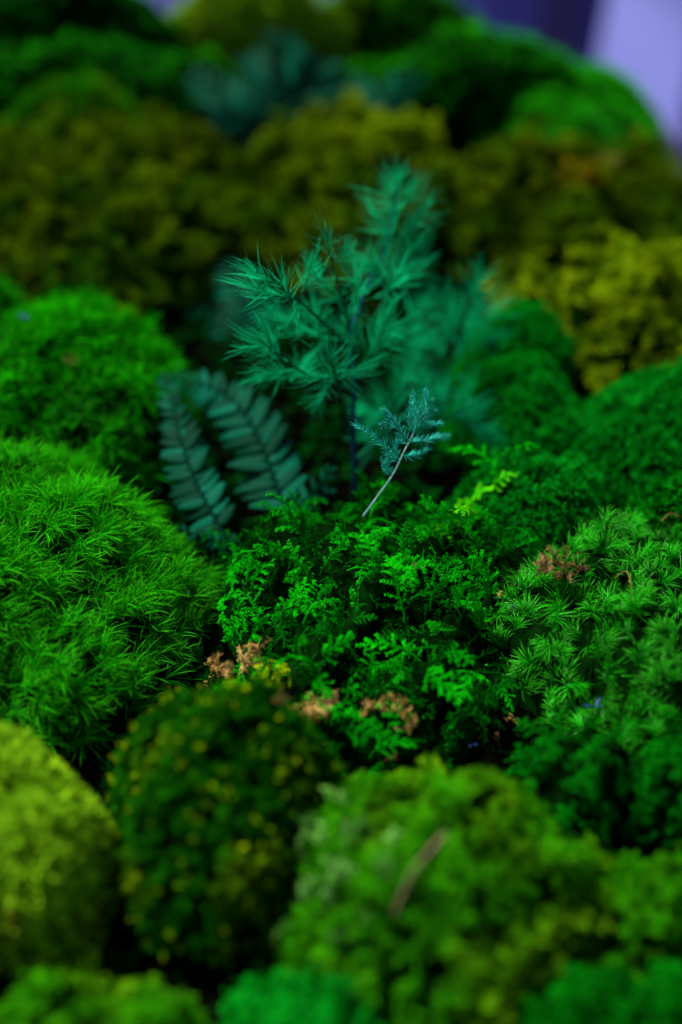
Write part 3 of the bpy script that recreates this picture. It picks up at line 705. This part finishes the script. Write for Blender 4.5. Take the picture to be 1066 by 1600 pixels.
# ------------------------------------------------------------------ dry scraps, twig, painted leaf glints
def scrap(name, px, py, size, n, mat, label, cat, flat=.3, lift=.25, curl=1.2, W=.06, dirx=None):
    """crumpled tangle of withered frond tips"""
    p = hit(px, py) + np.array([0, -.15, lift + (.3 if size > .75 else .1)]); k = max(5, n)
    off = R.normal(0, .2, (k, 3)) * size * np.array([1.5, .8, flat])
    D_ = R.normal(0, 1, (k, 3)) * np.array([1, .7, .5]) + np.array([0, -.2, .5])
    V, Q, T, A = scatter(DRY, off, D_, R.uniform(0, 6.28, k), R.uniform(.3, .6, k) * size, R.random(k))
    o = add_mesh(name, V, Q, T, mat, None, A); o.location = Vector(p) * U
    return tag(o, label, cat)
scrap('dry_moss_scrap', 866, 906, .9, 34, BROWN, 'rusty brown curled scrap of dry moss on the glossy tufts', 'dry moss')
scrap('dry_moss_scrap', 482, 1130, 1.25, 34, PINKB, 'round tan ball of dry moss where carpet meets speckled mound', 'dry moss')
scrap('dry_moss_scrap', 392, 1050, 1.2, 16, PINKB, 'forked tan dry moss scrap above the speckled mound', 'dry moss', flat=.7, W=.11)
scrap('dry_moss_scrap', 348, 1066, 1.0, 14, PINKB, 'small flat tan dry scrap beside the forked one', 'dry moss', W=.08)
scrap('dry_moss_scrap', 428, 1070, .8, 16, SPECK, 'ochre withered moss scrap between forked tan one and green fronds', 'dry moss', W=.1)
scrap('dry_moss_scrap', 440, 1100, .4, 8, BROWN, 'tiny orange-brown crumb under the ochre scrap', 'dry moss')
scrap('dry_moss_scrap', 768, 1162, .45, 7, BROWN, 'small rust orange flake at the front edge of the feathery carpet', 'dry moss', W=.08)
scrap('dry_moss_scrap', 795, 1135, .35, 6, PINKB, 'tiny straw coloured crumb right of the rust orange flake', 'dry moss')
scrap('dry_moss_scrap', 652, 898, .35, 4, BROWN, 'thin brown crumb lying deep among the middle fronds', 'dry moss')
scrap('dry_moss_scrap', 784, 940, .35, 5, PINKB, 'pale tan crumb above the blue fleck', 'dry moss')
scrap('dry_moss_scrap', 608, 1190, .35, 8, BROWN, 'small reddish crumb at the top of the big mixed mound', 'dry moss')
scrap('dry_moss_scrap', 344, 868, .25, 5, PINKB, 'tiny pinkish tip left of the feathery carpet below the fern', 'dry moss')
scrap('dry_moss_scrap', 108, 575, .5, 6, BROWN, 'blurred reddish crumb on the fluffy green mound', 'dry moss')
scrap('dry_moss_scrap', 945, 268, .9, 12, PINKB, 'blurred pinkish tuft on the olive mound by the planter rim', 'dry moss')
scrap('dry_moss_scrap', 905, 295, 1.6, 30, leaf_mat('rust_orange', [(.15, .07, .001), (.25, .13, .002)], rough=.8), 'blurred rusty orange tuft on the olive moss bank', 'dry moss', W=.12)
def bent(name, pts, r0, r1, mat, label, cat, lift=.2, group=None):
    K = [hit(a, b) + np.array([0, 0, lift + l_]) for a, b, l_ in pts]; o0 = K[0].copy()
    o, _ = stem(None, o0, K, r0, r1, mat, name, world=True); o.location = Vector(o0) * U
    return tag(o, label, cat, group)
def hooked(name, pts, mat, label, cat):
    K = np.array([hit(a, b) + np.array([0, 0, .6]) for a, b in pts]); D_ = np.gradient(K, axis=0) + R.normal(0, .03, K.shape)
    K, D_ = np.repeat(K, 4, 0) + R.normal(0, .035, (len(K) * 4, 3)), np.repeat(D_, 4, 0)
    V, Q, T, A = scatter(DRY, K, D_, R.uniform(0, 6.28, len(K)), R.uniform(.25, .42, len(K)), R.random(len(K)))
    o = add_mesh(name, V, Q, T, mat, None, A, origin=K[0]); o.location = Vector(K[0]) * U
    return tag(o, label, cat)
bent('dry_twig', [(692, 1362, 1.), (662, 1400, 1.05), (638, 1432, 1.0), (616, 1470, .7)], .05, .075, TWIG, 'straight dry brown twig lying on the big green and yellow mound', 'twig')
hooked('dry_moss_scrap', [(572, 1136), (586, 1131), (600, 1128), (612, 1126), (622, 1127), (630, 1134), (634, 1144), (632, 1160)], PINKB, 'pale tan hooked piece of dry moss at the front of the feathery carpet', 'dry moss')
bent('withered_moss_wisp', [(958, 925, .3), (972, 932, .7), (980, 946, .6), (985, 962, .2)], .02, .02, BROWN, 'thin bent orange-brown blade among the glossy tufts', 'dry moss')
bent('withered_moss_wisp', [(1030, 832, .2), (1044, 827, .4), (1056, 828, .3)], .025, .015, BROWN, 'thin pale brown blade on the dark mound by the right edge', 'dry moss')
def glint(px, py, s, label):  # bluish glints on leaves, painted as tiny blue leaf shapes
    p = hit(px, py) + np.array([0, 0, .3]); t = Tpl(); s *= .7
    for i in range(3): t.leaf((i * .06 * s, i * .03, 0), rnd.uniform(0, 6.28), rnd.uniform(0, .8), .3 * s, .09 * s, .8, 3)
    V, Q, T, A = t.arrays(); o = add_mesh('blue_glint', V, Q, T, BLUE, None, A); o.location = Vector(p) * U
    tag(o, label, 'glint')
glint(796, 960, .9, 'small bright blue fleck below the pale tan crumb at the carpet edge')
glint(922, 1118, 1.5, 'larger blue fleck in the dark gap above the shaded feathery clump')
glint(738, 1176, .7, 'tiny blue fleck in the gap behind the big mixed mound')
glint(36, 508, 1.6, 'blurred pale blue fleck on the mound at the left edge')

# ------------------------------------------------------------------ planter, floor and wall
def box(x0, x1, y0, y1, z0, z1, b=.15):
    V = [(x, y, z) for z in (z0, z1 - b) for x, y in ((x0, y0), (x1, y0), (x1, y1), (x0, y1))] + [(x, y, z1) for x, y in ((x0 + b, y0 + b), (x1 - b, y0 + b), (x1 - b, y1 - b), (x0 + b, y1 - b))]
    Q = [(3, 2, 1, 0)]
    for a in (0, 4):
        for j in range(4): Q.append((a + j, a + (j + 1) % 4, a + 4 + (j + 1) % 4, a + 4 + j))
    Q.append((8, 9, 10, 11)); return V, Q
n_ = 60
gx, gy = np.meshgrid(np.linspace(-60, 17.2, n_), np.linspace(2, 79.5, n_))
gz = -.35 + .25 * wob(gx, gy, 2., .8)
V = np.stack([gx.ravel(), gy.ravel(), gz.ravel()], 1)
Q = [(i * n_ + j, i * n_ + j + 1, (i + 1) * n_ + j + 1, (i + 1) * n_ + j) for i in range(n_ - 1) for j in range(n_ - 1)]
g = add_mesh('ground', V, Q, [], SOIL); tag(g, kind='structure')
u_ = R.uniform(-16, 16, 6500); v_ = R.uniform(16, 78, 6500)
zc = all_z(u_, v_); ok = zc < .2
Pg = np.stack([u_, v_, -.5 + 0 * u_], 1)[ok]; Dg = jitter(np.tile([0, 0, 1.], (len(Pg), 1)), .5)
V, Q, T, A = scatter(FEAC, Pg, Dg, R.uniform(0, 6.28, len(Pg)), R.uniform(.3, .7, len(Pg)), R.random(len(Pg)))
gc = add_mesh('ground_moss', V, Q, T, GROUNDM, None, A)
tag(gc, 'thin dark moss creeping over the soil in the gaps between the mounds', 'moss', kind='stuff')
pl = empty('planter', (-20, 50, -70), 'raised dark planter box that holds all the moss', 'planter')
for (x0, x1, y0, y1) in ((17.2, 18.2, 0, 81), (-62, -60, 0, 81), (-60, 17.2, 79.5, 80.5), (-60, 17.2, 0, 2)):
    for i in range(5):
        V, Q = box(x0, x1, y0, y1, -70 + i * 13.9, -70 + i * 13.9 + 13.6)
        add_mesh('board', V, Q, [], WOOD, pl, origin=(-20, 50, -70), smooth=False)
V, Q = box(-400, 400, -200, 420, -71, -70, .05); tag(add_mesh('floor', V, Q, [], PAVE, smooth=False), kind='structure')
wl = add_mesh('wall', *(lambda b: (b[0], b[1]))(box(-150, 150, 172, 190, -70, 14)), [], WALLM, smooth=False); tag(wl, kind='structure')
for (x0, x1, y0, m_, nm, lab) in ((18.4, 28.4, 132, LAV, 'column', 'pale lavender pillar tilted to catch the sun behind the right rim of the planter'),
                                  (22.5, 27.0, 160, NAVY, 'column', 'dark navy upright beside the pale lavender pillar'),
                                  (37.5, 60, 162, NAVY, 'column', 'dark blue upright on the outer side of the pale pillar')):
    V, Q = box(x0, x1, y0, y0 + 6, -70, 14, .3)
    o = add_mesh(nm, V, Q, [], m_, origin=((x0 + x1) / 2, y0, -70), smooth=False); o.location = Vector(((x0 + x1) / 2, y0, -70)) * U
    tag(o, lab, 'pillar')
    if m_ is LAV: o.rotation_euler = (math.radians(-22), 0, math.radians(-25))  # lean and turn are added so the pale face catches the sun
for i in range(30):
    x0 = -120 + i * 4.8
    if x0 > 20: continue
    V, Q = box(x0, x0 + 3.9, 170.5, 171.9, -70, 14, .3)
    add_mesh('panel', V, Q, [], LAV if x0 < 4 else WALLM, wl, smooth=False)
